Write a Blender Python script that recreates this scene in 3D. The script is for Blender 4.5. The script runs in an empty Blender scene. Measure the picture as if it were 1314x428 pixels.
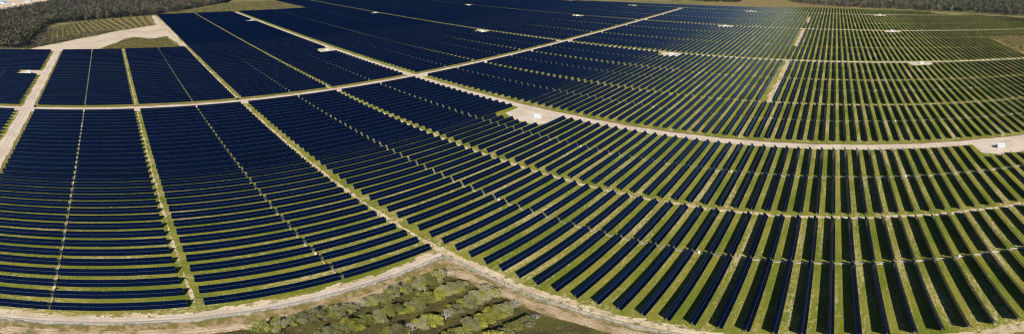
import bpy, bmesh, math, random
import numpy as np
from mathutils import Matrix, Vector
from mathutils.geometry import delaunay_2d_cdt

R = math.radians
random.seed(7)
rng = np.random.default_rng(11)

# ------------------------------------------------------------------ camera: a drone panorama (spherical projection), 120 m up
CAM_H = 120.0
PX_W, PX_H = 1314.0, 428.0
F_Y, Y_HOR, X_ROW, F_X = 569.906, -36.937, 1073.026, 592.579
ROLL, PITCH = -0.025974, -0.0222925
scene = bpy.context.scene
cam = bpy.data.cameras.new('camera')
cam.type = 'PANO'
cam.panorama_type = 'EQUIRECTANGULAR'
cam.longitude_min = -PX_W / 2 / F_X
cam.longitude_max = PX_W / 2 / F_X
cam.latitude_max = Y_HOR / F_Y
cam.latitude_min = (Y_HOR - PX_H) / F_Y
cam.clip_start = 0.5
cam.clip_end = 20000
cam_ob = bpy.data.objects.new('camera', cam)
scene.collection.objects.link(cam_ob)
cr, sr, cp, sp = math.cos(ROLL), math.sin(ROLL), math.cos(PITCH), math.sin(PITCH)
R_ROLL = Matrix(((cr, 0, sr), (0, 1, 0), (-sr, 0, cr)))
R_PITCH = Matrix(((1, 0, 0), (0, cp, -sp), (0, sp, cp)))
RW = R_PITCH @ R_ROLL
th0 = (PX_W / 2 - X_ROW) / F_X
right_v, fwd_v, up_v = Vector((math.cos(th0), -math.sin(th0), 0)), Vector((math.sin(th0), math.cos(th0), 0)), Vector((0, 0, 1))
M3 = RW @ Matrix((right_v, up_v, -fwd_v)).transposed()
cam_ob.matrix_world = Matrix.Translation((0, 0, CAM_H)) @ M3.to_4x4()
scene.camera = cam_ob

# ------------------------------------------------------------------ sky, sun, exposure
SUN_DIR = Vector((0.90, -0.95, 1.0)).normalized()          # towards the sun
SUN_EL = math.asin(SUN_DIR.z)
SUN_AZ = math.atan2(SUN_DIR.x, SUN_DIR.y)
world = bpy.data.worlds.new('World')
scene.world = world
world.use_nodes = True
wn = world.node_tree
wn.nodes.clear()
sky = wn.nodes.new('ShaderNodeTexSky')
sky.sky_type = 'NISHITA'
sky.sun_disc = False
sky.sun_elevation = SUN_EL
sky.sun_rotation = SUN_AZ
sky.altitude = 50
sky.air_density = 1.0
sky.dust_density = 0.0
sky.ozone_density = 4.0
bg = wn.nodes.new('ShaderNodeBackground')
bg.inputs['Strength'].default_value = 0.05
wo = wn.nodes.new('ShaderNodeOutputWorld')
wn.links.new(sky.outputs[0], bg.inputs['Color'])
wn.links.new(bg.outputs[0], wo.inputs['Surface'])
sun = bpy.data.lights.new('sun', 'SUN')
sun.energy = 5.0
sun.angle = R(0.53)
sun.color = (1.0, 0.93, 0.82)
sun_ob = bpy.data.objects.new('sun', sun)
sun_ob.rotation_euler = (-SUN_DIR).to_track_quat('-Z', 'Y').to_euler()
sun_ob.location = (0, 0, 300)
scene.collection.objects.link(sun_ob)
scene.view_settings.view_transform = 'Standard'
scene.view_settings.look = 'None'
scene.view_settings.gamma = 1
scene.view_settings.exposure = 0.55
scene.render.film_transparent = False
scene.cycles.filter_width = 1.1
scene.cycles.max_bounces = 6
scene.cycles.diffuse_bounces = 2
scene.cycles.transparent_max_bounces = 12

C = scene.collection

# ------------------------------------------------------------------ small helpers
def tag(o, label=None, cat=None, group=None, kind=None):
    if label: o['label'] = label
    if cat: o['category'] = cat
    if group: o['group'] = group
    if kind: o['kind'] = kind
    return o

def link(name, data, parent=None, loc=(0, 0, 0), rz=0.0):
    o = bpy.data.objects.new(name, data)
    C.objects.link(o)
    o.location = loc
    o.rotation_euler = (0, 0, rz)
    if parent: o.parent = parent
    return o

def mesh_from(name, verts, faces, mats, fmat=None, smooth=False):
    m = bpy.data.meshes.new(name)
    m.from_pydata([tuple(v) for v in verts], [], [tuple(f) for f in faces])
    for x in (mats if isinstance(mats, (list, tuple)) else [mats]): m.materials.append(x)
    if fmat is not None: m.polygons.foreach_set('material_index', np.array(fmat, dtype=np.int32))
    if smooth: m.polygons.foreach_set('use_smooth', np.ones(len(m.polygons), dtype=bool))
    m.update()
    return m

def quads_mesh(name, V, mat, col=None):
    """V: (n,4,3) array of separate quads -> one mesh; col: (n,3) colour of each quad, kept as a face-corner colour"""
    n = len(V)
    m = bpy.data.meshes.new(name)
    m.vertices.add(n * 4)
    m.vertices.foreach_set('co', V.reshape(-1).astype(np.float32))
    m.loops.add(n * 4)
    m.loops.foreach_set('vertex_index', np.arange(n * 4, dtype=np.int32))
    m.polygons.add(n)
    m.polygons.foreach_set('loop_start', np.arange(0, n * 4, 4, dtype=np.int32))
    m.polygons.foreach_set('loop_total', np.full(n, 4, dtype=np.int32))
    if col is not None:
        a = m.color_attributes.new('tint', 'FLOAT_COLOR', 'POINT')
        c = np.ones((n * 4, 4), dtype=np.float32)
        c[:, :3] = np.repeat(col, 4, axis=0)
        a.data.foreach_set('color', c.reshape(-1))
    m.materials.append(mat)
    m.update(calc_edges=True)
    m.validate()
    return m

class MB:
    def __init__(self): self.v, self.f, self.m = [], [], []
    def add(self, vs, fs, mi=0):
        b = len(self.v)
        self.v += vs
        self.f += [tuple(b + i for i in f) for f in fs]
        self.m += [mi] * len(fs)
    def box(self, x0, x1, y0, y1, z0, z1, mi=0, M=None):
        vs = [Vector((x, y, z)) for z in (z0, z1) for y in (y0, y1) for x in (x0, x1)]
        if M: vs = [M @ v for v in vs]
        self.add(vs, [(0, 2, 3, 1), (4, 5, 7, 6), (0, 1, 5, 4), (2, 6, 7, 3), (0, 4, 6, 2), (1, 3, 7, 5)], mi)
    def tube(self, p0, p1, r0, r1=None, n=6, mi=0):
        r1 = r0 if r1 is None else r1
        p0, p1 = Vector(p0), Vector(p1)
        d = (p1 - p0).normalized()
        a = d.orthogonal().normalized(); b = d.cross(a)
        vs = []
        for p, r in ((p0, r0), (p1, r1)):
            vs += [p + a * (r * math.cos(2 * math.pi * i / n)) + b * (r * math.sin(2 * math.pi * i / n)) for i in range(n)]
        fs = [(i, (i + 1) % n, n + (i + 1) % n, n + i) for i in range(n)] + [tuple(range(n - 1, -1, -1)), tuple(range(n, 2 * n))]
        self.add(vs, fs, mi)
    def mesh(self, name, mats, smooth=False): return mesh_from(name, self.v, self.f, mats, self.m, smooth)

# ------------------------------------------------------------------ materials
def new_mat(name):
    m = bpy.data.materials.new(name)
    m.use_nodes = True
    nt = m.node_tree
    return m, nt, nt.nodes['Principled BSDF']

def noise(nt, co, scale, detail=4, rough=0.6, sxyz=(1, 1, 1)):
    mp = nt.nodes.new('ShaderNodeMapping'); mp.inputs['Scale'].default_value = sxyz
    nt.links.new(co, mp.inputs['Vector'])
    t = nt.nodes.new('ShaderNodeTexNoise')
    t.inputs['Scale'].default_value = scale; t.inputs['Detail'].default_value = detail; t.inputs['Roughness'].default_value = rough
    nt.links.new(mp.outputs[0], t.inputs['Vector'])
    return t.outputs['Fac']

def ramp(nt, fac, lo, hi):
    r = nt.nodes.new('ShaderNodeMapRange'); r.interpolation_type = 'SMOOTHSTEP'
    r.inputs['From Min'].default_value = lo; r.inputs['From Max'].default_value = hi
    nt.links.new(fac, r.inputs['Value'])
    return r.outputs[0]

def mixc(nt, fac, a, b):
    n = nt.nodes.new('ShaderNodeMix'); n.data_type = 'RGBA'
    for sock, v in ((n.inputs[6], a), (n.inputs[7], b)):
        if isinstance(v, tuple): sock.default_value = (*v, 1)
        else: nt.links.new(v, sock)
    if isinstance(fac, float): n.inputs[0].default_value = fac
    else: nt.links.new(fac, n.inputs[0])
    return n.outputs[2]

def objco(nt): return nt.nodes.new('ShaderNodeTexCoord').outputs['Object']

def bump(nt, bsdf, fac, strength, dist):
    b = nt.nodes.new('ShaderNodeBump'); b.inputs['Strength'].default_value = strength; b.inputs['Distance'].default_value = dist
    nt.links.new(fac, b.inputs['Height']); nt.links.new(b.outputs[0], bsdf.inputs['Normal'])

def earth_mat(name, base, second, third, s1, s2, s3, t1=(0.42, 0.6), t2=(0.5, 0.68), stretch=(1, 1, 1), bumpd=0.15):
    """three-colour ground cover, colours broken up at three sizes"""
    m, nt, b = new_mat(name)
    co = objco(nt)
    n1 = noise(nt, co, s1, 5, 0.62, stretch)
    n2 = noise(nt, co, s2, 6, 0.68, stretch)
    n3 = noise(nt, co, s3, 4, 0.7)
    c = mixc(nt, ramp(nt, n1, *t1), base, second)
    c = mixc(nt, ramp(nt, n2, *t2), c, third)
    h = nt.nodes.new('ShaderNodeHueSaturation')
    v = nt.nodes.new('ShaderNodeMapRange'); v.inputs['From Min'].default_value = 0.25; v.inputs['From Max'].default_value = 0.75
    v.inputs['To Min'].default_value = 0.62; v.inputs['To Max'].default_value = 1.38
    nt.links.new(n3, v.inputs['Value']); nt.links.new(v.outputs[0], h.inputs['Value']); nt.links.new(c, h.inputs['Color'])
    nt.links.new(h.outputs[0], b.inputs['Base Color'])
    b.inputs['Roughness'].default_value = 0.95
    b.inputs['Specular IOR Level'].default_value = 0.1
    bump(nt, b, n3, 0.6, bumpd)
    return m

def grass_mat():
    """mown grass: green and olive patches, straw flecks drawn out along the rows and thick in some lanes"""
    m, nt, b = new_mat('grass')
    co = objco(nt)
    big = noise(nt, co, 0.06, 5, 0.62, (1.6, 0.6, 1))
    lane = noise(nt, co, 0.1, 3, 0.6, (1.5, 0.22, 1))
    fleck = noise(nt, co, 0.75, 5, 0.72, (1.5, 0.6, 1))
    fine = noise(nt, co, 2.2, 4, 0.75)
    c = mixc(nt, ramp(nt, big, 0.36, 0.64), (0.108, 0.135, 0.013), (0.20, 0.19, 0.032))
    add = nt.nodes.new('ShaderNodeMath'); add.operation = 'MULTIPLY_ADD'
    add.inputs[1].default_value = 0.75
    nt.links.new(lane, add.inputs[0]); nt.links.new(fleck, add.inputs[2])
    c = mixc(nt, ramp(nt, add.outputs[0], 0.88, 1.12), c, (0.44, 0.35, 0.19))
    h = nt.nodes.new('ShaderNodeHueSaturation')
    v = nt.nodes.new('ShaderNodeMapRange'); v.inputs['From Min'].default_value = 0.28; v.inputs['From Max'].default_value = 0.72
    v.inputs['To Min'].default_value = 0.45; v.inputs['To Max'].default_value = 1.6
    nt.links.new(fine, v.inputs['Value']); nt.links.new(v.outputs[0], h.inputs['Value']); nt.links.new(c, h.inputs['Color'])
    nt.links.new(h.outputs[0], b.inputs['Base Color'])
    b.inputs['Roughness'].default_value = 0.95
    b.inputs['Specular IOR Level'].default_value = 0.1
    bump(nt, b, fine, 0.7, 0.3)
    return m
GRASS = grass_mat()
ROUGH_GRASS = earth_mat('rough_grass', (0.11, 0.105, 0.035), (0.19, 0.155, 0.065), (0.085, 0.10, 0.025), 0.03, 0.09, 0.7)
GRAVEL = earth_mat('gravel', (0.52, 0.44, 0.355), (0.44, 0.365, 0.285), (0.58, 0.51, 0.43), 0.06, 0.35, 2.2, bumpd=0.05)
SAND = earth_mat('sand_track', (0.44, 0.345, 0.215), (0.56, 0.46, 0.32), (0.17, 0.155, 0.055), 0.11, 0.33, 1.6, (0.4, 0.6), (0.50, 0.60))
SOIL = earth_mat('soil_track', (0.35, 0.255, 0.16), (0.46, 0.36, 0.245), (0.15, 0.14, 0.045), 0.12, 0.25, 1.4, (0.4, 0.6), (0.50, 0.62))
VERGE = earth_mat('verge_soil', (0.20, 0.14, 0.06), (0.14, 0.13, 0.035), (0.27, 0.19, 0.10), 0.05, 0.3, 1.5)
BARE = earth_mat('bare_soil', (0.50, 0.415, 0.32), (0.43, 0.345, 0.255), (0.33, 0.26, 0.175), 0.02, 0.05, 0.5, (0.45, 0.65), (0.58, 0.75))
OLIVE = earth_mat('olive_meadow', (0.125, 0.105, 0.032), (0.16, 0.14, 0.04), (0.23, 0.18, 0.09), 0.03, 0.1, 0.8, bumpd=0.3)
ORCHARD = earth_mat('orchard_floor', (0.06, 0.052, 0.02), (0.085, 0.085, 0.02), (0.19, 0.125, 0.07), 0.15, 0.35, 1.8, (0.4, 0.6), (0.56, 0.68), bumpd=0.3)
FOREST_FLOOR = earth_mat('forest_floor', (0.05, 0.045, 0.025), (0.07, 0.06, 0.03), (0.04, 0.045, 0.018), 0.03, 0.1, 0.8)

def plain(name, col, rough=0.6, metal=0.0, spec=0.5, var=0.0):
    m, nt, b = new_mat(name)
    if var:
        n = noise(nt, objco(nt), 1.5, 4)
        nt.links.new(mixc(nt, n, tuple(c * (1 - var) for c in col), tuple(min(1, c * (1 + var)) for c in col)), b.inputs['Base Color'])
    else: b.inputs['Base Color'].default_value = (*col, 1)
    b.inputs['Roughness'].default_value = rough
    b.inputs['Metallic'].default_value = metal
    b.inputs['Specular IOR Level'].default_value = spec
    return m

def glass_mat():
    """blue-black module glass, a shade different from module to module"""
    m, nt, b = new_mat('module_glass')
    co = objco(nt)
    n = noise(nt, co, 0.8, 2)
    oi = nt.nodes.new('ShaderNodeObjectInfo')
    c = mixc(nt, ramp(nt, n, 0.35, 0.65), (0.0001, 0.0012, 0.0085), (0.0002, 0.0019, 0.012))
    h = nt.nodes.new('ShaderNodeHueSaturation')
    v = nt.nodes.new('ShaderNodeMapRange'); v.inputs['To Min'].default_value = 0.8; v.inputs['To Max'].default_value = 1.2
    nt.links.new(oi.outputs['Random'], v.inputs['Value']); nt.links.new(v.outputs[0], h.inputs['Value']); nt.links.new(c, h.inputs['Color'])
    nt.links.new(h.outputs[0], b.inputs['Base Color'])
    b.inputs['Roughness'].default_value = 0.16
    b.inputs['IOR'].default_value = 1.55
    b.inputs['Specular Tint'].default_value = (0.30, 0.60, 1.0, 1)      # blue anti-reflective coating
    return m
GLASS = glass_mat()
FRAME = plain('module_frame', (0.002, 0.004, 0.014), 0.6, spec=0.08)
BACK = plain('module_back', (0.018, 0.018, 0.022), 0.6)
TUBE = plain('torque_tube_steel', (0.13, 0.15, 0.19), 0.5, 0.3)
STEEL = plain('galvanised_steel', (0.42, 0.44, 0.45), 0.45, 0.7, var=0.12)
WHITE = plain('white_paint', (0.78, 0.79, 0.80), 0.45, var=0.04)
CABIN = plain('cabin_paint', (0.58, 0.62, 0.66), 0.5, var=0.1)
PALEP = plain('pale_grey_paint', (0.48, 0.52, 0.56), 0.5)
GREYP = plain('grey_paint', (0.30, 0.33, 0.36), 0.5)
CONCRETE = plain('concrete', (0.45, 0.43, 0.40), 0.9, var=0.15)
BLUE_ROOF = plain('blue_roof', (0.05, 0.32, 0.55), 0.45, var=0.1)
BARK = plain('bark', (0.13, 0.11, 0.085), 0.9, var=0.3)
DEADWOOD = plain('dead_wood', (0.36, 0.33, 0.29), 0.9, var=0.25)

def leaf_mat(name, gain=1.0, spread=0.25):
    m, nt, b = new_mat(name)
    at = nt.nodes.new('ShaderNodeVertexColor'); at.layer_name = 'tint'
    oi = nt.nodes.new('ShaderNodeObjectInfo')
    h = nt.nodes.new('ShaderNodeHueSaturation')
    v = nt.nodes.new('ShaderNodeMapRange'); v.inputs['To Min'].default_value = gain * (1 - spread); v.inputs['To Max'].default_value = gain * (1 + spread)
    nt.links.new(oi.outputs['Random'], v.inputs['Value']); nt.links.new(v.outputs[0], h.inputs['Value'])
    nt.links.new(at.outputs['Color'], h.inputs['Color']); nt.links.new(h.outputs[0], b.inputs['Base Color'])
    b.inputs['Roughness'].default_value = 0.8
    b.inputs['Specular IOR Level'].default_value = 0.15
    return m
LEAF = leaf_mat('leaves')
FAR_LEAF = leaf_mat('far_leaves', 1.0, 0.0)

def fence_mat():
    m, nt, b = new_mat('chain_link')
    b.inputs['Base Color'].default_value = (0.34, 0.37, 0.37, 1)
    b.inputs['Roughness'].default_value = 0.6
    b.inputs['Alpha'].default_value = 0.22          # woven wire covers about a fifth of the opening
    return m
CHAIN = fence_mat()

# ------------------------------------------------------------------ ground sheets
SKEW = 0.01554
def Yq(q, X): return q + SKEW * X            # aisles run across the rows, a degree off square

def wobble(t, seed, s):
    return (math.sin(t * s + seed) + 0.6 * math.sin(t * s * 2.7 + seed * 1.7) + 0.4 * math.sin(t * s * 6.1 + seed * 2.3) + 0.35 * math.sin(t * s * 15.3 + seed * 3.1)) / 1.6

def strip(name, pts, half, z, mat, ragged=0.5, step=2.0, seed=0.0):
    """a track along a polyline with uneven edges; half: half width, or a pair per side"""
    hl, hr = half if isinstance(half, tuple) else (half, half)
    P = [Vector(p) for p in pts]
    seq = []
    for a, b in zip(P[:-1], P[1:]):
        n = max(2, int((b - a).length / step))
        seq += [a.lerp(b, i / n) for i in range(n)]
    seq.append(P[-1])
    vs, fs = [], []
    for i, p in enumerate(seq):
        d = (seq[min(i + 1, len(seq) - 1)] - seq[max(i - 1, 0)]).normalized()
        nrm = Vector((-d.y, d.x))
        t = i * step
        l = hl + ragged * wobble(t, seed, 0.21); r = hr + ragged * wobble(t, seed + 9, 0.19)
        vs += [(p.x + nrm.x * l, p.y + nrm.y * l, z), (p.x - nrm.x * r, p.y - nrm.y * r, z)]
    for i in range(len(seq) - 1): fs.append((2 * i, 2 * i + 1, 2 * i + 3, 2 * i + 2))
    return tag(link(name, mesh_from(name, vs, fs, mat)), kind='structure')

def in_poly(pts, P):
    x, y = pts[:, 0], pts[:, 1]
    ins = np.zeros(len(pts), bool)
    for (x0, y0), (x1, y1) in zip(P, np.roll(P, -1, axis=0)):
        c = ((y0 > y) != (y1 > y)) & (x < (x1 - x0) * (y - y0) / (y1 - y0 + 1e-12) + x0)
        ins ^= c
    return ins

def patch(name, poly, z, mat, ragged=2.0, step=3.0, seed=0.0):
    """a flat area with an uneven outline"""
    P = [Vector(p) for p in poly]
    seq = []
    for a, b in zip(P, P[1:] + P[:1]):
        n = max(1, int((b - a).length / step))
        d = (b - a).normalized()
        for i in range(n):
            p = a.lerp(b, i / n)
            t = len(seq) * step
            s = ragged * wobble(t, seed, 0.09)
            seq.append((p.x - d.y * s, p.y + d.x * s, z))
    n = len(seq)
    if sum(seq[i][0] * seq[(i + 1) % n][1] - seq[(i + 1) % n][0] * seq[i][1] for i in range(n)) < 0: seq.reverse()
    pts = [Vector((p[0], p[1])) for p in seq]
    xs, ys = [p.x for p in pts], [p.y for p in pts]
    g_ = max(max(xs) - min(xs), max(ys) - min(ys)) / 25
    extra = [Vector((min(xs) + g_ * (i + 0.37), min(ys) + g_ * (j + 0.41))) for i in range(26) for j in range(26)]
    arr = np.array([(p.x, p.y) for p in pts])
    ok = in_poly(np.array([(p.x, p.y) for p in extra]), arr)
    vs, _, fs, *_r = delaunay_2d_cdt(pts + [e for e, k in zip(extra, ok) if k], [], [list(range(n))], 1, 1e-4)
    fs = [f if ((vs[f[1]] - vs[f[0]]).cross(vs[f[2]] - vs[f[0]]) > 0) else f[::-1] for f in fs]
    m = mesh_from(name, [(v.x, v.y, z) for v in vs], fs, mat)
    return tag(link(name, m), kind='structure')

GX, GY = list(range(-6000, 6001, 200)), list(range(-4000, 9001, 200))
g = mesh_from('ground', [(x, y, -0.03) for y in GY for x in GX],
              [(j * len(GX) + i, j * len(GX) + i + 1, (j + 1) * len(GX) + i + 1, (j + 1) * len(GX) + i) for j in range(len(GY) - 1) for i in range(len(GX) - 1)], ROUGH_GRASS)
tag(link('ground', g), kind='structure')
# mown grass of the plant
patch('grass_field', [(-113, -160), (-112, 98), (160, 102), (600, 560), (600, 930), (402, 945), (316, 1020), (231, 1092), (97, 1131), (-42, 1147), (-160, 1099), (-504, 1055),
                      (-700, 1012), (-1500, 1000), (-1500, 440), (-941, 430), (-941, 92), (-790, 88), (-578, 95), (-578, -160)], 0.0, GRASS, 0.6)
patch('forest_floor', [(-600, -330), (-599, -112), (-770, -114), (-842, -108), (-889, -30), (-940, 84), (-1000, 150), (-1140, 290), (-1500, 480), (-1500, -200), (-1330, -140), (-1200, -172), (-1080, -205), (-985, -255), (-930, -350)], 0.004, FOREST_FLOOR, 3)
patch('sand_clearing', [(-985, -262), (-1080, -212), (-1200, -180), (-1330, -150), (-1600, -200), (-1800, -700), (-930, -480)], 0.008, BARE, 4, seed=3)
patch('young_orchard_ground', [(-623, -106), (-769, -113), (-889, -30), (-925, 78), (-797, 76), (-745, 5), (-676, -53)], 0.012, VERGE, 2, seed=4)
patch('bare_soil', [(-583, -113), (-600, -104), (-650, -66), (-700, -22), (-739, 7), (-770, 45), (-797, 76), (-930, 80), (-930, 88), (-790, 93), (-722, 95), (-640, 95), (-579, 96), (-579, -57), (-580, -70)], 0.016, BARE, 1.5, seed=5)
patch('meadow_patch', [(-584, -20), (-612, -8), (-640, 6), (-662, 16), (-680, 32), (-668, 45), (-655, 55), (-664, 68), (-677, 80), (-640, 85), (-590, 88), (-582, 84)], 0.020, OLIVE, 1.8, seed=6)
patch('fallow_field', [(-340, 1082), (-160, 1104), (-42, 1152), (97, 1136), (97, 1250), (-100, 1300), (-250, 1400), (-420, 1400), (-330, 1180)], 0.004, VERGE, 3, seed=7)
patch('scrub_ground', [(242, 565), (246, 700), (600, 706), (600, 560)], 0.004, VERGE, 2, seed=8)
patch('field_margin', [(-941, 312), (-941, 428), (-1135, 500), (-1300, 520), (-1300, 300), (-1140, 290), (-1000, 150), (-950, 92), (-943, 92)], 0.004, OLIVE, 2, seed=9)

# roads
ROAD_A = -342.5
road_y1 = Yq(1003, ROAD_A)
strip('gravel_road', [(ROAD_A, -200), (ROAD_A, road_y1)], (5.6, 5.4), 0.020, GRAVEL, 0.5, seed=1)
strip('road_verge', [(ROAD_A - 8.2, -200), (ROAD_A - 8.2, road_y1)], 2.0, 0.012, VERGE, 0.5, seed=2)
GRAVEL_RUT = earth_mat('gravel_rut', (0.42, 0.35, 0.275), (0.37, 0.305, 0.235), (0.50, 0.43, 0.35), 0.1, 0.4, 2.0)
for _d in (-1.3, 0.9):
    strip('wheel_rut', [(ROAD_A + _d, -200), (ROAD_A + _d, road_y1)], 0.35, 0.0242, GRAVEL_RUT, 0.25, seed=80 + _d)
def cross(q, x0, x1): return [(x0, Yq(q, x0)), (x1, Yq(q, x1))]
strip('gravel_road', cross(-61.3, -583, -150), (4.3, 4.3), 0.024, GRAVEL, 0.5, seed=3)
strip('road_verge', cross(-56.2, -575, -118), 1.0, 0.012, VERGE, 0.4, seed=4)
strip('gravel_road', cross(270.3, -935, 330), (3.9, 3.9), 0.028, GRAVEL, 0.5, seed=5)
strip('road_verge', cross(275.3, -330, 330), 1.3, 0.012, VERGE, 0.3, seed=6)
strip('gravel_road', cross(522.8, -1200, 420), (2.7, 2.7), 0.032, GRAVEL, 0.6, seed=7)
strip('gravel_road', cross(775.2, -1200, 520), (2.6, 2.6), 0.036, GRAVEL, 0.6, seed=8)
strip('gravel_road', cross(1010.5, -700, 300), (2.2, 2.2), 0.040, GRAVEL, 0.6, seed=9)
for _q, _x0, _x1, _z in ((270.3, -930, 330, 0.032), (-61.3, -580, -150, 0.028)):
    for _d in (-1.2, 0.9):
        strip('wheel_rut', cross(_q + _d, _x0, _x1), 0.3, _z, GRAVEL_RUT, 0.25, seed=_q + _d)
for _i, (_a, _b, _h) in enumerate(((358, 436, 2.6), (442, 517, 3.0), (613, 768, 3.6), (852, 940, 3.4))):
    strip('bare_strip', [(-50.5, _a), (-50.5, _b)], _h, 0.012, SAND, 1.1, seed=10 + _i)
# grassy aisles with a worn track
strip('aisle_track', cross(102.9, -577, -117), (0.95, 0.95), 0.012, SAND, 0.5, 1.0, seed=12)
strip('aisle_track', cross(184.4, -935, 190), (1.15, 1.15), 0.016, SAND, 0.55, 1.0, seed=13)
strip('aisle_track', cross(21.9, -575, -121), (0.4, 0.4), 0.012, SAND, 0.45, 1.0, seed=14)
strip('aisle_track', cross(358.3, -935, 260), (0.8, 0.8), 0.012, SAND, 0.6, 1.0, seed=15)
strip('aisle_track', cross(438.9, -935, 260), (0.8, 0.8), 0.012, SAND, 0.6, 1.0, seed=16)
for _i, _q in enumerate((-104.5, -17.2, 66.0, 148.0, 226.2, 318.2, 401.2, 477.6, 567.5, 652.5, 733.5)):
    strip('trench_line', cross(_q, -576 if _q < 70 else -935, -119 if _q < 70 else 300), 0.32, 0.008, SAND, 0.25, 1.5, seed=60 + _i)
strip('field_edge_track', cross(99.5, -935, -577), (1.4, 1.5), 0.024, SAND, 0.5, seed=17)
# perimeter tracks round the plant and by the orchard
strip('road_shoulder', [(-114.2, -80), (-114.6, -15), (-114.0, 20), (-114.2, 45), (-114.0, 75), (-114.6, 92), (-114.9, 101)], (2.2, 2.0), 0.004, SAND, 1.2, 1.0, seed=28)
strip('perimeter_road', [(-113.6, -80), (-113.8, -15), (-113.4, 20), (-113.4, 45), (-113.6, 75), (-114.2, 92), (-114.5, 99.5)], (1.7, 1.7), 0.012, GRAVEL, 0.8, 1.0, seed=18)
strip('track_shoulder', [(-116, 101.0), (-85, 101.4), (-60, 101.8), (-30, 102.4), (60, 103.8)], (2.2, 2.2), 0.004, SAND, 0.9, 1.0, seed=29)
strip('perimeter_track', [(-118, 101.2), (-112, 100.4), (-85, 101.0), (-60, 101.4), (-30, 102.2), (60, 103.6)], (1.5, 1.5), 0.016, SAND, 0.5, 1.0, seed=19)
for _d in (-0.9, 0.75):
    strip('wheel_rut', [(-113.6 + _d, -80), (-113.8 + _d, -15), (-113.4 + _d, 20), (-113.4 + _d, 45), (-113.6 + _d, 75), (-114.2 + _d, 92), (-114.5 + _d, 99.5)], 0.2, 0.0165, GRAVEL_RUT, 0.2, 1.0, seed=90 + _d)
    strip('wheel_rut', [(-112, 100.4 + _d), (-85, 101.0 + _d), (-60, 101.4 + _d), (-30, 102.2 + _d), (60, 103.6 + _d)], 0.18, 0.0205, GRAVEL_RUT, 0.2, 1.0, seed=93 + _d)
strip('soil_track', [(-106.6, -80), (-107.2, -5), (-105.6, 30), (-105.8, 55), (-106.4, 80), (-104.8, 91), (-101, 94.8), (-84, 95.6), (-60, 96.2), (-20, 97.0)], (1.6, 1.6), 0.012, SOIL, 0.6, 1.0, seed=20)
MIXED = earth_mat('mixed_verge', (0.17, 0.135, 0.045), (0.33, 0.235, 0.14), (0.11, 0.12, 0.025), 0.22, 0.5, 2.0, (0.42, 0.58), (0.5, 0.62))
patch('track_verge', [(-111.6, -80), (-111.6, 99), (-60, 99.6), (60, 101.4), (60, 93), (-100, 92), (-103, 85), (-103, -80)], 0.003, MIXED, 0.3, seed=11)
RUT = earth_mat('wheel_rut', (0.27, 0.195, 0.12), (0.24, 0.175, 0.10), (0.32, 0.24, 0.15), 0.2, 0.5, 2.0)
for _d in (-1.0, -0.25, 0.7, 1.3):
    strip('wheel_rut', [(-103 - _d, 93.2 + _d), (-99, 95.0 + _d), (-84, 95.6 + _d), (-60, 96.2 + _d), (-20, 97.0 + _d)], 0.12, 0.016, RUT, 0.04, 2.3, seed=70 + _d)
for _d in (-0.8, 0.75):
    strip('wheel_rut', [(-106.6 + _d, -80), (-107.2 + _d, -5), (-105.6 + _d, 30), (-105.8 + _d, 55), (-106.4 + _d, 80), (-104.8 + _d, 91)], 0.13, 0.016, RUT, 0.04, 2.3, seed=75 + _d)
patch('orchard_ground', [(-104.4, -40), (-103.9, 30), (-104.1, 60), (-104.6, 80), (-103, 91), (-97, 93.2), (-80, 93.6), (-60, 94), (-20, 94.6), (-20, -40)], 0.006, ORCHARD, 0.6, seed=10)

# ------------------------------------------------------------------ solar trackers
TILT, W = R(52), 2.9
PITCH_ROW, X0 = 6.721, -119.35
AXIS_Z = 0.55 + W / 2 * math.sin(TILT)
MOD_L = 1.25
MT = Matrix.Rotation(TILT, 4, 'Y')           # faces +X, top edge on the -X side
LOCALF = Matrix.Translation((0, 0, AXIS_Z)) @ MT

_tables = {}
def table_mesh(n):
    """one half of a tracker row: n x 2 framed modules on a tilted plane, centred on its own middle"""
    if n in _tables: return _tables[n]
    b = MB()
    L = n * MOD_L
    for side in (-1, 1):
        x0, x1 = (-W / 2, -0.028) if side < 0 else (0.028, W / 2)
        for i in range(n):
            y0 = -L / 2 + i * MOD_L + 0.003; y1 = y0 + MOD_L - 0.006
            fr = 0.018
            z0, z1 = 0.06, 0.10
            o = [(x0, y0), (x1, y0), (x1, y1), (x0, y1)]
            q = [(x0 + fr, y0 + fr), (x1 - fr, y0 + fr), (x1 - fr, y1 - fr), (x0 + fr, y1 - fr)]
            vs = [LOCALF @ Vector((x, y, z0)) for x, y in o] + [LOCALF @ Vector((x, y, z1)) for x, y in o] + [LOCALF @ Vector((x, y, z1 - 0.006)) for x, y in q]
            k = len(b.v); b.v += vs
            fs = [((3, 2, 1, 0), 2)] + [((j, (j + 1) % 4, 4 + (j + 1) % 4, 4 + j), 1) for j in range(4)] + \
                 [((4 + j, 4 + (j + 1) % 4, 8 + (j + 1) % 4, 8 + j), 1) for j in range(4)] + [((8, 9, 10, 11), 0)]
            for f, mi in fs: b.f.append(tuple(k + t for t in f)); b.m.append(mi)
    _tables[n] = b.mesh('module_table', [GLASS, FRAME, BACK])
    return _tables[n]

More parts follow.
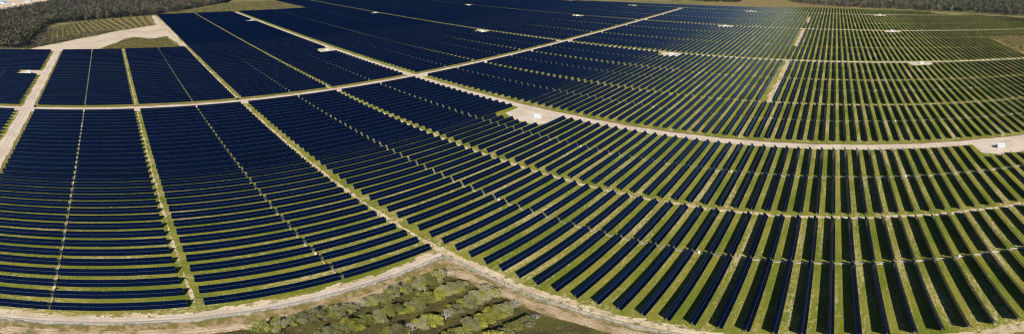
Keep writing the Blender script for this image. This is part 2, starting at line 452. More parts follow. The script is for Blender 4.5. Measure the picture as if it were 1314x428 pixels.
_tubes = {}
def tube_mesh(L):
    L = round(L, 1)
    if L not in _tubes:
        b = MB(); b.tube((0, -L / 2, AXIS_Z), (0, L / 2, AXIS_Z), 0.085, n=8)
        _tubes[L] = b.mesh('torque_tube', [TUBE])
    return _tubes[L]
def post_mesh():
    b = MB()
    b.box(-0.08, 0.08, -0.012, 0.012, -0.03, AXIS_Z - 0.07)
    b.box(-0.08, -0.06, -0.06, 0.06, -0.03, AXIS_Z - 0.07)
    b.box(0.06, 0.08, -0.06, 0.06, -0.03, AXIS_Z - 0.07)
    b.box(-0.14, 0.14, -0.07, 0.07, AXIS_Z - 0.12, AXIS_Z + 0.1)
    return b.mesh('post', [STEEL])
POST = post_mesh()
_inner = {}
def inner_posts_mesh(n):
    if n not in _inner:
        b = MB(); L = n * MOD_L
        k = max(2, int(L / 7))
        for i in range(1, k):
            y = -L / 2 + L * i / k
            b.box(-0.08, 0.08, y - 0.06, y + 0.06, -0.03, AXIS_Z - 0.07)
        _inner[n] = b.mesh('support_posts', [STEEL])
    return _inner[n]

# blocks: name, start q, thin drive gap q, end q
BLOCKS = [('a', -143.0, -104.5, -68.3), ('b', -54.6, -17.2, 20.0), ('c', 23.9, 66.0, 101.2), ('d', 105.2, 148.0, 182.6),
          ('e', 186.6, 226.2, 264.8), ('f', 278.0, 318.2, 356.4), ('g', 360.2, 401.2, 437.1), ('h', 440.8, 477.6, 517.6),
          ('i', 528.2, 567.5, 609.0), ('j', 612.6, 652.5, 692.0), ('k', 695.6, 733.5, 770.0), ('l', 780.6, 820.0, 859.0),
          ('m', 862.6, 901.5, 940.0), ('n', 943.6, 973.0, 1005.0), ('o', 1016.0, 1056.0, 1096.0)]
PADS = [  # centre x, half width towards -x and +x, road q (near edge), depth, label
    (-189, 24, 11, 266.0, 24, 'white inverter cabin on the large pale pad beside the curved gravel road'),
    (101, 14, 20, 266.0, 19, 'white inverter cabin on gravel at the right edge, near side of the curved road'),
    (-497, 14, 9, 266.0, 18, 'inverter cabin on pale pad left of the road crossing, along the curved road'),
    (-790, 12, 9, 266.0, 18, 'inverter cabin on pale pad at the far upper left end of the curved road'),
    (-187, 13, 11, 519.0, 18, 'inverter cabin on pale pad midway along the second cross road, upper middle'),
    (100, 13, 12, 519.0, 14, 'white inverter cabin on pale pad on the second cross road, upper right'),
    (-485, 12, 11, 519.0, 16, 'inverter cabin on pale pad of second cross road, left of the straight road'),
    (-777, 11, 9, 519.0, 16, 'inverter cabin on pale pad near the far left end of second cross road'),
    (97, 12, 12, 771.0, 16, 'white inverter cabin on pale pad on the third cross road, far right'),
    (-184, 12, 11, 771.0, 16, 'inverter cabin on pale pad on the third cross road, right of the straight road'),
    (-473, 12, 11, 771.0, 16, 'inverter cabin on pale pad on the third cross road, left of the straight road'),
    (-767, 11, 10, 771.0, 16, 'inverter cabin on pale pad at the top left of the third cross road'),
    (98, 12, 12, 1006.0, 16, 'tiny inverter cabin on farthest cross road, below the right wood'),
    (-183, 12, 11, 1006.0, 16, 'tiny inverter cabin on farthest cross road, right of the straight road end'),
    (-463, 12, 11, 1006.0, 16, 'tiny inverter cabin on farthest cross road, left of the straight road end')]
LEFT_PAD = (-473, -454, -89.5)

FAR_EDGE = [(-1600, 900), (-694, 1005), (-504, 1049), (-355, 1070), (-160, 1093), (-42, 1138), (97, 1122), (228, 1086), (232, 1040), (316, 1010), (381, 966), (408, 936), (800, 700)]
def far_y(x):
    return float(np.interp(x, [p[0] for p in FAR_EDGE], [p[1] for p in FAR_EDGE]))

RWI = RW.transposed()
def proj(x, y, z):
    d = RWI @ Vector((x, y, z - CAM_H))
    th = math.atan2(d.x, d.y)
    return X_ROW + th * F_X, Y_HOR + F_Y * math.atan2(-d.z, math.hypot(d.x, d.y))

def area_px(x, y0, y1):
    """how large a row shows in the picture, for choosing which rows are built one by one"""
    lo, hi = [], []
    for i in range(9):
        y = y0 + (y1 - y0) * i / 8
        lo.append(proj(x + 0.95, y, 0.55)); hi.append(proj(x - 0.95, y, 2.98))
    P = lo + hi[::-1]
    P = [(min(max(a, 0), PX_W), min(max(b, 0), PX_H)) for a, b in P]
    return abs(sum(P[i][0] * P[(i + 1) % len(P)][1] - P[(i + 1) % len(P)][0] * P[i][1] for i in range(len(P)))) / 2

rows = []
for bi, (bn, q0, qt, q1) in enumerate(BLOCKS):
    for k in range(-190, 90):
        x = X0 + PITCH_ROW * k
        if k in (-33, -34) and q0 < 1010: continue
        if bi <= 2 and (k > 0 or k < -68): continue
        if bi >= 3 and x < -938 and q0 < 400: continue
        if bi == 6 and x < -938: continue
        if bi in (6, 7, 9, 10, 12) and abs(x + 50.5) < 3.4: continue
        if bi in (8, 9) and x > 240: continue
        e1 = q1
        for (px, wl, wr, qr, dep, _) in PADS:
            if px - wl - 1 < x < px + wr + 1 and abs(qr - q1) < 6: e1 = qr - dep - (2.6 if (k % 3) else 0.0)
        if bi == 0 and LEFT_PAD[0] < x < LEFT_PAD[1]: e1 = LEFT_PAD[2]
        y0, yt, y1 = Yq(q0, x), Yq(qt, x), Yq(e1, x)
        fy = far_y(x)
        if bn == 'o': y1 = fy - 2
        y1 = min(y1, fy - 1)
        if y1 - y0 < 8: continue
        cen = [proj(x, y, 1.5) for y in np.linspace(y0, y1, 7)]
        if not any(-70 < a < PX_W + 70 and -25 < b < PX_H + 60 for a, b in cen): continue
        rows.append((area_px(x, y0, y1), bi, k, x, y0, yt, y1))
rows.sort(key=lambda r: -r[0])
NEAR, FARROWS = rows[:300], rows[300:]

ONES = ['', 'first', 'second', 'third', 'fourth', 'fifth', 'sixth', 'seventh', 'eighth', 'ninth', 'tenth', 'eleventh', 'twelfth', 'thirteenth', 'fourteenth', 'fifteenth', 'sixteenth', 'seventeenth', 'eighteenth', 'nineteenth']
TENS = {20: ('twentieth', 'twenty'), 30: ('thirtieth', 'thirty'), 40: ('fortieth', 'forty'), 50: ('fiftieth', 'fifty'), 60: ('sixtieth', 'sixty'), 70: ('seventieth', 'seventy'), 80: ('eightieth', 'eighty'), 90: ('ninetieth', 'ninety')}
def ordinal(n):
    if n < 20: return ONES[n]
    t = n // 10 * 10
    return TENS[t][0] if n == t else TENS[t][1] + '-' + ONES[n - t]

KPAD = round((-190 - X0) / PITCH_ROW)
def row_label(bi, k):
    if bi == 0: return f'{ordinal(1 - k)} panel row out, in the block left of the leftmost gravel road'
    if bi == 1: return f'{ordinal(1 - k)} panel row up from the perimeter road, in the leftmost near block'
    if bi == 2: return f'{ordinal(1 - k)} panel row up from the perimeter road, ending at the fence corner aisle'
    if bi == 3:
        return f'{ordinal(k)} panel row counted rightward along the fence from the fence corner' if k > 0 else f'{ordinal(1 - k)} panel row away from the fence corner, right of its sandy aisle'
    side = f'{ordinal(k - KPAD)} panel row right of' if k > KPAD else f'{ordinal(KPAD - k + 1)} panel row left from'
    where = {4: 'near side of the curved gravel road', 5: 'far side of the curved gravel road'}.get(bi, f'{ordinal(bi - 4)} block beyond the curved gravel road')
    return f'{side} the large pale pad, {where}'

def halves(y0, yt, y1):
    """the two module tables of a row, either side of the drive gap"""
    out = []
    if y1 < yt + 4:
        n = int((min(y1, yt - 0.6) - y0) / MOD_L)
        if n > 1: out.append((y0, n))
        return out
    n1 = int((yt - 0.55 - y0) / MOD_L); n2 = int((y1 - yt - 0.55) / MOD_L)
    out.append((yt - 0.55 - n1 * MOD_L, n1))
    if n2 > 1: out.append((yt + 0.55, n2))
    return out

for (_, bi, k, x, y0, yt, y1) in NEAR:
    hs = halves(y0, yt, y1)
    a, b = hs[0][0], hs[-1][0] + hs[-1][1] * MOD_L
    t = link('tracker_row', None, None, (x, (a + b) / 2, 0), random.uniform(-0.0006, 0.0006))
    t.empty_display_size = 0.5
    tag(t, row_label(bi, k), 'solar panels', 'solar tracker rows on the mown field')
    for (ys, n) in hs:
        yc = ys + n * MOD_L / 2 - (a + b) / 2
        tb = link('module_table', table_mesh(n), t, (0, yc, 0)); tb['kind'] = 'stuff'
        tb.rotation_euler = (0, random.uniform(-0.012, 0.012), 0)
        ip = link('support_posts', inner_posts_mesh(n), t, (0, yc, 0)); ip['kind'] = 'stuff'
        link('post', POST, t, (0, yc - n * MOD_L / 2 + 0.15, 0))
        link('post', POST, t, (0, yc + n * MOD_L / 2 - 0.15, 0))
    link('torque_tube', tube_mesh(b - a), t)

# every farther row: real slabs in one mass, too many to be picked apart
fb = MB()
FV = []
for (_, bi, k, x, y0, yt, y1) in FARROWS:
    for (ys, n) in halves(y0, yt, y1):
        L = n * MOD_L
        M = Matrix.Translation((x, ys + L / 2, AXIS_Z)) @ Matrix.Rotation(TILT + random.uniform(-0.012, 0.012), 4, 'Y')
        for s in (-1, 1):
            x0, x1 = (-W / 2, -0.028) if s < 0 else (0.028, W / 2)
            i = len(fb.v)
            fb.box(x0, x1, -L / 2, L / 2, 0.06, 0.10, 2, M)
            fb.m[-5] = 0
        fb.box(-0.08, 0.08, -L / 2, L / 2, -0.08, 0.055, 3, M)
        for e in (-1, 1):
            fb.box(-0.08, 0.08, -0.06, 0.06, -AXIS_Z - 0.03, -0.05, 1, Matrix.Translation((x, ys + L / 2 + e * (L / 2 - 0.2), AXIS_Z)))
tag(link('distant_tracker_rows', fb.mesh('distant_tracker_rows', [GLASS, STEEL, BACK, TUBE])),
    'dark blue mass of distant solar panel rows reaching to the far edge', 'solar panels', kind='stuff')

# drive shafts across the thin gaps, with their motor boxes
SHAFT_LABEL = {1: 'thin drive shaft crossing the rows of the leftmost near block', 2: 'thin drive shaft crossing the rows ending at the fence corner aisle',
               3: 'grey drive shaft crossing the rows just behind the fence', 4: 'grey drive shaft crossing the rows on near side of curved road',
               5: 'thin drive shaft crossing the rows just past the curved gravel road', 6: 'faint drive shaft crossing rows two blocks past the curved road'}
for bi, lab in SHAFT_LABEL.items():
    bn, q0, qt, q1 = BLOCKS[bi]
    xa = X0 + PITCH_ROW * (-32) - 2
    xb = X0 + 1.2 if bi <= 2 else 95 + bi * 14
    ln = xb - xa
    t = link('drive_shaft', None, None, (xa, Yq(qt, xa), 0), math.atan(SKEW))
    tag(t, lab, 'drive shaft', 'drive shafts linking the tracker rows')
    b = MB()
    b.tube((0, 0, 0.62), (ln, 0, 0.62), 0.085, n=6)
    link('shaft', b.mesh('shaft', [STEEL]), t)
    b = MB(); nrow = int(ln / PITCH_ROW) + 1
    for i in range(nrow):
        xx = (X0 + PITCH_ROW * (-32 + i)) - xa
        b.box(xx - 0.1, xx + 0.1, -0.09, 0.09, -0.03, 0.62)
        b.box(xx - 0.16, xx + 0.16, -0.12, 0.12, 0.5, 0.78)
        b.box(xx - 0.04, xx + 0.04, -0.05, 0.05, 0.78, AXIS_Z)
    gp = link('gearboxes', b.mesh('gearboxes', [STEEL]), t); gp['kind'] = 'stuff'
    b = MB(); b.box(-0.32, 0.32, -0.22, 0.22, 0.4, 1.15); b.box(-0.1, 0.1, -0.1, 0.1, -0.03, 0.4); b.box(-0.36, 0.36, -0.26, 0.26, 1.15, 1.2)
    mm = b.mesh('motor_box', [WHITE])
    for i in range(3 + bi % 2, nrow, 13):
        xx = (X0 + PITCH_ROW * (-32 + i)) - xa + 2.6
        link('motor_box', mm, t, (xx, 0, 0))

# ------------------------------------------------------------------ gravel pads with inverter cabins
def cabin_meshes():
    b = MB(); b.box(-2.35, 2.35, -1.22, 1.22, 0.3, 2.6); body = b
    bm_ = MB()
    out = {}
    out['wall'] = b.mesh('wall', [CABIN])
    b = MB(); b.box(-2.45, 2.45, -1.32, 1.32, 2.6, 2.72); b.box(-2.3, 2.3, -0.06, 0.06, 2.72, 2.78); out['roof'] = b.mesh('roof', [CABIN])
    b = MB(); b.box(-2.6, 2.6, -1.5, 1.5, -0.03, 0.3); out['plinth'] = b.mesh('plinth', [CONCRETE])
    b = MB(); b.box(-0.45, 0.45, -1.27, -1.22, 0.4, 2.3); out['door'] = b.mesh('door', [PALEP])
    b = MB()
    for i in range(6): b.box(-0.5, 0.5, -1.29, -1.22, 1.2 + i * 0.16, 1.29 + i * 0.16)
    out['louvre'] = b.mesh('louvre', [PALEP])
    b = MB(); b.box(-0.9, 0.9, -0.75, 0.75, -0.03, 1.9); b.box(-0.8, 0.8, 0.75, 1.05, 0.3, 1.6); b.box(-0.8, 0.8, -1.05, -0.75, 0.3, 1.6); out['transformer'] = b.mesh('transformer', [GREYP])
    return out
CM = cabin_meshes()
def cabin(x, y, label, rz=0.0, plain_=False):
    t = link('inverter_cabin', None, None, (x, y, 0), rz)
    tag(t, label, 'inverter cabin', 'inverter cabins on gravel pads')
    w = link('wall', CM['wall'], t)
    link('roof', CM['roof'], t)
    link('plinth', CM['plinth'], t)
    if not plain_:
        for dx in (-1.4, 0.1): link('door', CM['door'], t, (dx, 0, 0))
        link('louvre', CM['louvre'], t, (1.5, 0, 0))
for i, (px, wl, wr, qr, dep, lab) in enumerate(PADS):
    e = qr + 0.6
    y0, y1 = Yq(qr - dep, px), Yq(e, px)
    patch('gravel_pad', [(px - wl, y0 + dep * 0.25), (px - wl * 0.4, y0), (px + wr * 0.6, y0 + 1), (px + wr, y0 + dep * 0.4), (px + wr + 2, y1), (px - wl - 2, y1)], 0.044 + 0.0004 * i, GRAVEL, 0.7, 1.2, seed=20 + i)
    cabin(px - (0.5 if i else 1.0), Yq(qr - dep * 0.42, px), lab, R(4) if i == 0 else 0.0, i > 6)
patch('gravel_pad', [(-472, Yq(-89, -465)), (-456, Yq(-89, -465)), (-455, Yq(-65, -465)), (-473, Yq(-65, -465))], 0.044, GRAVEL, 0.6, 1.2, seed=41)
cabin(-462, Yq(-79, -462), 'white inverter cabin on the pad left of the leftmost gravel road', R(90))

# ------------------------------------------------------------------ perimeter fence with posts
def fence(p0, p1, label):
    p0, p1 = Vector(p0), Vector(p1)
    L = (p1 - p0).length; rz = math.atan2(p1.y - p0.y, p1.x - p0.x)
    t = link('perimeter_fence', None, None, (p0.x, p0.y, 0), rz)
    tag(t, label, 'fence')
    b = MB(); b.tube((0, 0, -0.03), (0, 0, 2.35), 0.05, n=6); b.tube((0, 0, 2.35), (0, -0.25, 2.65), 0.03, n=5)
    pm = b.mesh('fence_post', [STEEL])
    n = int(L / 3.2)
    for i in range(n + 1): link('fence_post', pm, t, (L * i / n, 0, 0))
    m = mesh_from('wire_mesh', [(0, 0, 0.05), (L, 0, 0.05), (L, 0, 2.2), (0, 0, 2.2)], [(0, 1, 2, 3)], CHAIN)
    link('wire_mesh', m, t)
    b = MB(); b.tube((0, 0, 2.22), (L, 0, 2.22), 0.025, n=5); link('top_rail', b.mesh('top_rail', [STEEL]), t)
    b = MB()
    for j in range(3): b.tube((0, -0.08 * j - 0.05, 2.4 + 0.1 * j), (L, -0.08 * j - 0.05, 2.4 + 0.1 * j), 0.008, n=4)
    link('barbed_wire', b.mesh('barbed_wire', [STEEL]), t)
fence((-111.0, -60), (-111.0, 98.2), 'chain link fence along the perimeter road above the orchard')
fence((-111.0, 98.2), (40, 99.9), 'chain link fence with posts along the sandy track at the row ends')

# ------------------------------------------------------------------ trees
def leaf_quads(cen, size, flat=0.5):
    """random little quads at the given points"""
    n = len(cen)
    a = rng.normal(size=(n, 3)); a /= np.linalg.norm(a, axis=1)[:, None]
    u = rng.normal(size=(n, 3)); u -= (u * a).sum(1)[:, None] * a; u /= np.linalg.norm(u, axis=1)[:, None]
    v = np.cross(a, u)
    s = size * (0.6 + 0.8 * rng.random(n))
    u *= s[:, None]; v *= (s * (0.5 + 0.5 * rng.random(n)))[:, None]
    return np.stack([cen - u - v, cen + u - v, cen + u + v, cen - u + v], axis=1)

def orchard_tree(seed, tone):
    """trunk, limbs and a lumpy crown of leaf clusters; about 5.5 m across"""
    rs = random.Random(seed)
    b = MB()
    H = rs.uniform(3.6, 4.6)
    top = Vector((rs.uniform(-.2, .2), rs.uniform(-.2, .2), 1.1))
    b.tube((0, 0, -0.1), top, 0.17, 0.12, 7)
    lobes = []
    nl = rs.randint(9, 12)
    for i in range(nl):
        a = 2 * math.pi * i / nl + rs.uniform(-.35, .35)
        r = rs.uniform(0.7, 2.15)
        p1 = top + Vector((math.cos(a) * r * 0.55, math.sin(a) * r * 0.55, rs.uniform(0.5, 1.0)))
        p2 = Vector((math.cos(a) * r, math.sin(a) * r, rs.uniform(H * 0.55, H * 0.85)))
        b.tube(top - Vector((0, 0, 0.15)), p1, 0.09, 0.06, 5); b.tube(p1, p2, 0.06, 0.02, 5)
        for _ in range(2):
            d = Vector((rs.uniform(-.8, .8), rs.uniform(-.8, .8), rs.uniform(.1, .7)))
            b.tube(p1.lerp(p2, rs.uniform(.3, .9)), p2 + d, 0.025, 0.01, 4)
        lobes.append((p2, rs.uniform(0.45, 0.95)))
    lobes.append((Vector((rs.uniform(-.4, .4), rs.uniform(-.4, .4), H * 0.85)), rs.uniform(0.8, 1.1)))
    trunk = b.mesh('trunk', [BARK], True)
    cs, cols = [], []
    for (c, r) in lobes:
        n = int(460 * r * r) + 30
        d = rng.normal(size=(n, 3)); d /= np.linalg.norm(d, axis=1)[:, None]
        rad = r * (0.25 + 1.05 * rng.random(n) ** 0.7)
        p = np.array(c) + d * rad[:, None] * np.array([1, 1, 0.8])
        p[:, 2] = np.maximum(p[:, 2], 0.7)
        base = np.array(tone) * rs.uniform(0.75, 1.25)
        if rs.random() < 0.14: base = np.array((0.22, 0.21, 0.035)) * rs.uniform(0.7, 1.1)       # fresh yellow-green growth
        cs.append(p); cols.append(base[None] * (0.7 + 0.6 * rng.random((n, 1))))
    cs = np.concatenate(cs); cols = np.concatenate(cols)
    crown = quads_mesh('crown', leaf_quads(cs, 0.10), LEAF, cols)
    return trunk, crown

def dead_tree(seed):
    rs = random.Random(seed)
    b = MB(); tw = b
    b.tube((0, 0, -0.1), (0.1, 0, 1.2), 0.2, 0.14, 7)
    def grow(mb, p, d, L, r, depth):
        e = p + d * L
        mb.tube(p, e, r, r * 0.6, 5 if depth < 2 else 4)
        if depth >= 4: return
        for _ in range(3 if depth < 3 else 2):
            nd = (d + Vector((rs.uniform(-.9, .9), rs.uniform(-.9, .9), rs.uniform(-.25, .55)))).normalized()
            grow(tw if depth >= 1 else mb, p.lerp(e, rs.uniform(.55, 1)), nd, L * rs.uniform(.62, .85), r * 0.6, depth + 1)
    for i in range(5):
        a = i * 1.26 + rs.uniform(-.3, .3)
        grow(b, Vector((0.1, 0, 1.1)), Vector((math.cos(a) * .8, math.sin(a) * .8, .75)).normalized(), 1.15, 0.1, 0)
    return b.mesh('bare_limbs', [DEADWOOD])

GREY_G, MID_G, YEL_G = (0.175, 0.175, 0.08), (0.16, 0.17, 0.045), (0.23, 0.225, 0.04)
VARS = [orchard_tree(i, t) for i, t in enumerate([GREY_G, GREY_G, MID_G, YEL_G, MID_G, GREY_G, (0.20, 0.19, 0.10)])]
DEAD = [dead_tree(50), dead_tree(51)]
ORCH = [('first', -101.3, 86.8, 31), ('second', -92.8, 87.0, 45), ('third', -84.2, 90.0, 57), ('fourth', -75.6, 90.0, 64), ('fifth', -67.2, 89.0, 70)]
DEAD_AT = {(-101.3, 7), (-84.2, 4), (-75.6, 0), (-84.2, 7), (-67.2, 0)}
for (rowname, x, ya, yb) in ORCH:
    i = 0
    y = ya
    while y > yb:
        xx, yy = x + random.uniform(-.25, .25), y + random.uniform(-.4, .4)
        seen = ordinal(i + 1)
        if (x, i) in DEAD_AT:
            t = link('dead_tree', None, None, (xx, yy, 0), random.uniform(0, 6.28))
            s = random.uniform(0.95, 1.15)
            link('bare_limbs', DEAD[i % 2], t)
            tag(t, f'bare grey dead tree, {seen} from the top of {rowname} orchard row from the fence', 'tree', 'orchard trees')
        else:
            v = random.choices(range(7), [3, 3, 3, 2 if x < -90 else 4, 2, 2, 2])[0]
            t = link('orchard_tree', None, None, (xx, yy, 0), random.uniform(0, 6.28))
            s = random.uniform(1.02, 1.32)
            link('trunk', VARS[v][0], t); link('crown', VARS[v][1], t)
            tag(t, f'leafy green tree, {seen} from the top of {rowname} orchard row from the fence', 'tree', 'orchard trees')
        t.scale = (s, s, s * random.uniform(0.9, 1.1))
        y -= random.uniform(3.3, 4.2)
        i += 1

# low weeds and brush tufts: uncountable
def tufts(name, poly, n, hmin, hmax, cols, label, cat, size, kind='stuff', per=7):
    P = np.array(poly)
    pts = sample_poly(P, n)
    c = np.repeat(pts, per, axis=0)
    hh = np.repeat(hmin + (hmax - hmin) * rng.random(n) ** 1.6, per)
    cen = np.stack([c[:, 0] + rng.normal(size=len(c)) * hh * 0.5, c[:, 1] + rng.normal(size=len(c)) * hh * 0.5, hh * (0.1 + 0.8 * rng.random(len(c)))], axis=1)
    ci = rng.integers(0, len(cols), n)
    col = np.repeat(np.array(cols)[ci], per, axis=0) * (0.65 + 0.7 * rng.random((len(c), 1)))
    return tag(link(name, quads_mesh(name, leaf_quads(cen, size), FAR_LEAF, col)), label, cat, kind=kind)

def sample_poly(P, n):
    lo, hi = P.min(0), P.max(0)
    out = np.zeros((0, 2))
    while len(out) < n:
        q = lo + (hi - lo) * rng.random((n * 2, 2))
        out = np.concatenate([out, q[in_poly(q, P)]])
    return out[:n]

tufts('grass_tufts', [(-118, -45), (-118.5, 96), (-113, 104), (72, 107), (95, 200), (-150, 200), (-235, 60), (-235, -60)], 42000, 0.08, 0.26, [(0.09, 0.11, 0.015), (0.12, 0.13, 0.02), (0.17, 0.165, 0.04), (0.36, 0.29, 0.15)],
      'grass tufts and straw between the near panel rows', 'grass', 0.10, per=3)
tufts('weeds', [(-104, 0), (-104.2, 85), (-100, 92), (-62, 93), (-50, 93), (-60, 40)], 3600, 0.15, 0.55, [(0.09, 0.085, 0.025), (0.07, 0.075, 0.02), (0.13, 0.095, 0.05), (0.08, 0.06, 0.035)],
      'low weeds and brown brush on the orchard floor', 'weeds', 0.12)
tufts('meadow_grass', [(-586, -16), (-640, 8), (-676, 32), (-660, 56), (-672, 76), (-592, 84)], 1500, 0.3, 1.0, [(0.10, 0.09, 0.03), (0.15, 0.125, 0.05), (0.08, 0.085, 0.02)],
      'rough olive meadow patch on the pale clearing, upper left', 'grass', 0.4, per=6)
tufts('scrub', [(244, 568), (247, 697), (420, 700), (420, 565)], 1500, 0.5, 2.2, [(0.13, 0.095, 0.045), (0.16, 0.115, 0.06), (0.08, 0.075, 0.03)],
      'brown green scrub in the unbuilt corner at the right edge', 'scrub', 0.45, per=9)
tufts('edge_scrub', [(-592, -116), (-604, -106), (-650, -70), (-690, -48), (-742, 3), (-752, -8), (-705, -60), (-660, -88), (-700, -98), (-765, -104), (-768, -116), (-620, -116)], 1700, 0.8, 3.0, [(0.10, 0.09, 0.05), (0.075, 0.075, 0.03), (0.13, 0.115, 0.085)],
      'grey green scrub between the dark wood and bare soil, upper left', 'scrub', 0.5, per=9)
tufts('margin_scrub', [(-944, 315), (-944, 425), (-1135, 490), (-1135, 300), (-1000, 160), (-950, 95)], 2600, 0.5, 2.0, [(0.10, 0.10, 0.04), (0.13, 0.105, 0.05), (0.08, 0.085, 0.03)],
      'rough scrub beyond the far upper left field edge', 'scrub', 0.5, per=8)

# rows of young shrubs on the slope at the upper left, one object for each row
SH0, SH1 = np.array((-655.0, -104.0)), np.array((-800.0, 70.0))
quad_near = [np.array(p) for p in ((-628, -96), (-682, -46), (-750, 10), (-800, 70))]
quad_far = [np.array(p) for p in ((-770, -106), (-830, -72), (-888, -26), (-922, 72))]
def along(poly, t):
    s = t * (len(poly) - 1); i = min(int(s), len(poly) - 2); f = s - i
    return poly[i] * (1 - f) + poly[i + 1] * f
NSH = 18
for j in range(NSH):
    t = (j + 0.5) / NSH
    a, b_ = along(quad_near, t), along(quad_far, t)
    L = np.linalg.norm(b_ - a); n = int(L / 2.4)
    s = (np.arange(n) + 0.5) / n
    c = a[None] + (b_ - a)[None] * s[:, None] + rng.normal(size=(n, 2)) * 0.35
    keep = rng.random(n) > 0.07; c = c[keep]; n = len(c)
    per = 20
    hh = np.repeat(1.4 + 1.2 * rng.random(n), per)
    cc = np.repeat(c, per, axis=0)
    cen = np.stack([cc[:, 0] + rng.normal(size=len(cc)) * 1.25, cc[:, 1] + rng.normal(size=len(cc)) * 1.25, hh * (0.1 + 0.85 * rng.random(len(cc)))], axis=1)
    col = np.array((0.105, 0.10, 0.042))[None] * np.repeat(0.7 + 0.6 * rng.random((n, 1)), per, axis=0) * (0.7 + 0.6 * rng.random((len(cc), 1)))
    cen[:, 0] -= a[0]; cen[:, 1] -= a[1]
    sr_ = link('shrub_row', None, None, (a[0], a[1], 0))
    link('foliage', quads_mesh('foliage', leaf_quads(cen, 0.55), FAR_LEAF, col), sr_)
    tag(sr_, f'row of young green shrubs beside the dark wood, {ordinal(j + 1)} from the left', 'shrubs', 'shrub rows on the slope')

# woods
def wood(name, poly, n, label, cols, hlo=8, hhi=16, per=44, seed=1):
    P = np.array(poly, float)
    pts = sample_poly(P, n)
    h = hlo + (hhi - hlo) * rng.random(n)
    ci = rng.choice(len(cols), n, p=[c[1] for c in cols])
    bare = np.array([c[2] for c in cols])[ci]
    base = np.array([c[0] for c in cols])[ci] * (0.55 + 1.25 * rng.random((n, 1)) ** 1.4)
    d = rng.normal(size=(n, per, 3)); d /= np.linalg.norm(d, axis=2)[..., None]
    rad = (0.5 + 0.55 * rng.random((n, per)) ** 0.5)
    rx = h * (0.22 + 0.12 * rng.random(n))
    rzz = h * 0.36
    cen = np.empty((n, per, 3))
    lump = 1 + 0.35 * np.sin(3 * np.arctan2(d[..., 1], d[..., 0]) + rng.random((n, 1)) * 6.28) * (1 - d[..., 2] ** 2)
    cen[..., 0] = pts[:, None, 0] + d[..., 0] * rad * rx[:, None] * lump
    cen[..., 1] = pts[:, None, 1] + d[..., 1] * rad * rx[:, None] * lump
    cen[..., 2] = h[:, None] * 0.62 + d[..., 2] * rad * rzz[:, None]
    col = base[:, None, :] * (0.65 + 0.7 * rng.random((n, per, 1)))
    cf = cen.reshape(-1, 3)
    Q = leaf_quads(cf, 0.9)
    # bare trees: twig sprays stand upright and thin
    bm_ = np.repeat(bare, per)
    c0 = cf[:, None, :]
    thin = (Q - c0) * np.array([0.45, 0.45, 1.5]) + c0
    Q = np.where(bm_[:, None, None], thin, Q)
    # trunks as slim crossed blades with thickness from two quads
    tw = h * 0.016 + 0.08
    T = []
    for ax in (0, 1):
        o = np.zeros((n, 3)); o[:, ax] = tw
        b0 = np.stack([pts[:, 0], pts[:, 1], np.zeros(n)], 1); b1 = b0.copy(); b1[:, 2] = h * 0.75
        T.append(np.stack([b0 - o, b0 + o, b1 + o * 0.5, b1 - o * 0.5], axis=1))
    TQ = np.concatenate(T); tc = np.tile(np.where(bare[:, None], np.array((0.30, 0.27, 0.24)), np.array((0.12, 0.10, 0.08))), (2, 1))
    V = np.concatenate([Q, TQ]); colr = np.concatenate([col.reshape(-1, 3), tc])
    return tag(link(name, quads_mesh(name, V, FAR_LEAF, colr)), label, 'woodland', kind='stuff')

WC = [((0.038, 0.046, 0.018), 0.32, False), ((0.06, 0.062, 0.028), 0.22, False), ((0.095, 0.08, 0.07), 0.28, True), ((0.10, 0.068, 0.055), 0.18, False)]
wood('wood', [(-602, -330), (-602, -114), (-640, -118), (-690, -117), (-768, -122), (-842, -114), (-889, -38), (-940, 76), (-1000, 142), (-1140, 278), (-1330, 400), (-1450, 300), (-1330, -140), (-1200, -172), (-1080, -205), (-985, -255), (-930, -350)],
     7600, 'dark mixed wood of bare and evergreen trees in the upper left corner', WC, 6, 18)
WR = [((0.055, 0.06, 0.027), 0.38, False), ((0.12, 0.10, 0.08), 0.3, True), ((0.085, 0.085, 0.035), 0.32, False)]
wood('wood', [(-60, 1190), (110, 1150), (225, 1118), (310, 1072), (430, 990), (560, 900), (900, 900), (900, 1250), (500, 1480), (-150, 1480), (-130, 1290)],
     6200, 'brown green wood along the far upper right horizon', WR, 8, 17)
wood('wood', [(-430, 1215), (-340, 1190), (-255, 1205), (-255, 1330), (-430, 1330)], 700, 'small dark grove at the top centre beyond the farthest panels', [((0.045, 0.055, 0.02), 0.7, False), ((0.08, 0.075, 0.03), 0.3, False)], 8, 15)

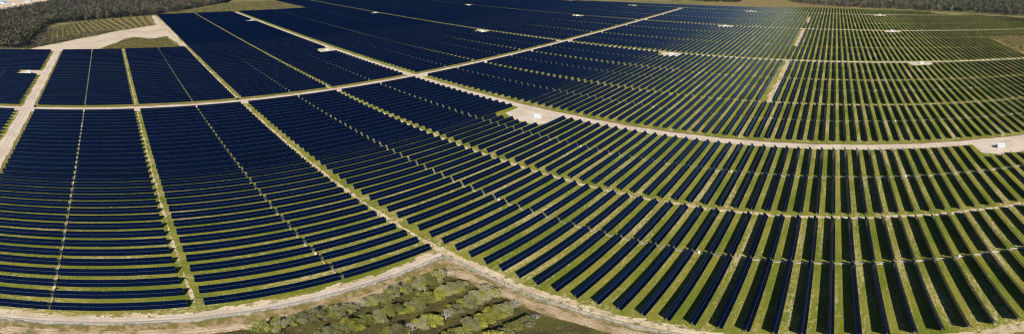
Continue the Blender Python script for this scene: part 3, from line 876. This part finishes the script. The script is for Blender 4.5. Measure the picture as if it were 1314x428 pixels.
# sheds on the sand clearing
SHEDS = [('blue_roof_shed', (-1268, -300), R(30), 34, 16, 3.5, 2.5, BLUE_ROOF, 'bright blue roofed low building on the sandy clearing, top left corner'),
         ('white_shed', (-1215, -262), R(15), 12, 7, 3.0, 1.4, WHITE, 'small white shed nearest the wood on the sandy clearing'),
         ('grey_shed', (-1300, -238), R(70), 15, 8, 3.2, 1.6, GREYP, 'small grey roofed shed at the back of the sandy clearing')]
for (nm, (x, y), rz, lx, ly, hw, hr, mt, lab) in SHEDS:
    t = link(nm, None, None, (x, y, 0), rz)
    tag(t, lab, 'building')
    b = MB(); b.box(-lx / 2, lx / 2, -ly / 2, ly / 2, -0.03, hw)
    for sg in (-1, 1):
        b.add([Vector((sg * lx / 2, -ly / 2, hw)), Vector((sg * lx / 2, ly / 2, hw)), Vector((sg * lx / 2, 0, hw + hr - 0.15))], [(0, 1, 2)])
    link('wall', b.mesh('wall', [WHITE]), t)
    b = MB(); e = lx / 2 + 0.6; w2 = ly / 2 + 0.6
    for sg in (-1, 1):
        b.add([Vector((-e, 0, hw + hr)), Vector((e, 0, hw + hr)), Vector((e, sg * w2, hw)), Vector((-e, sg * w2, hw)), Vector((-e, 0, hw + hr - .15)), Vector((e, 0, hw + hr - .15)), Vector((e, sg * w2, hw - .15)), Vector((-e, sg * w2, hw - .15))],
              [(0, 1, 2, 3), (7, 6, 5, 4), (0, 4, 5, 1), (1, 5, 6, 2), (2, 6, 7, 3), (3, 7, 4, 0)])
    link('roof', b.mesh('roof', [mt]), t)
    b = MB(); b.box(-1.2, 1.2, -ly / 2 - 0.06, -ly / 2 + 0.02, 0, 2.4); link('door', b.mesh('door', [GREYP]), t)
# ------------------------------------------------------------------ thin air haze over the whole plain
b = MB(); b.box(-5800, 5800, -3900, 8900, -1.2, 135)
m = bpy.data.materials.new('air'); m.use_nodes = True; nt = m.node_tree
nt.nodes.remove(nt.nodes['Principled BSDF'])
pv = nt.nodes.new('ShaderNodeVolumePrincipled')
pv.inputs['Color'].default_value = (0.30, 0.58, 1.0, 1)
pv.inputs['Density'].default_value = 0.000025
pv.inputs['Anisotropy'].default_value = 0.2
nt.links.new(pv.outputs[0], nt.nodes['Material Output'].inputs['Volume'])
hz = link('haze', b.mesh('haze', [m]))
tag(hz, 'thin blue haze in the air over the plain', 'haze', kind='stuff')
print('ROWS', len(rows), 'smallest single', NEAR[-1][0], 'objects', len(bpy.data.objects))
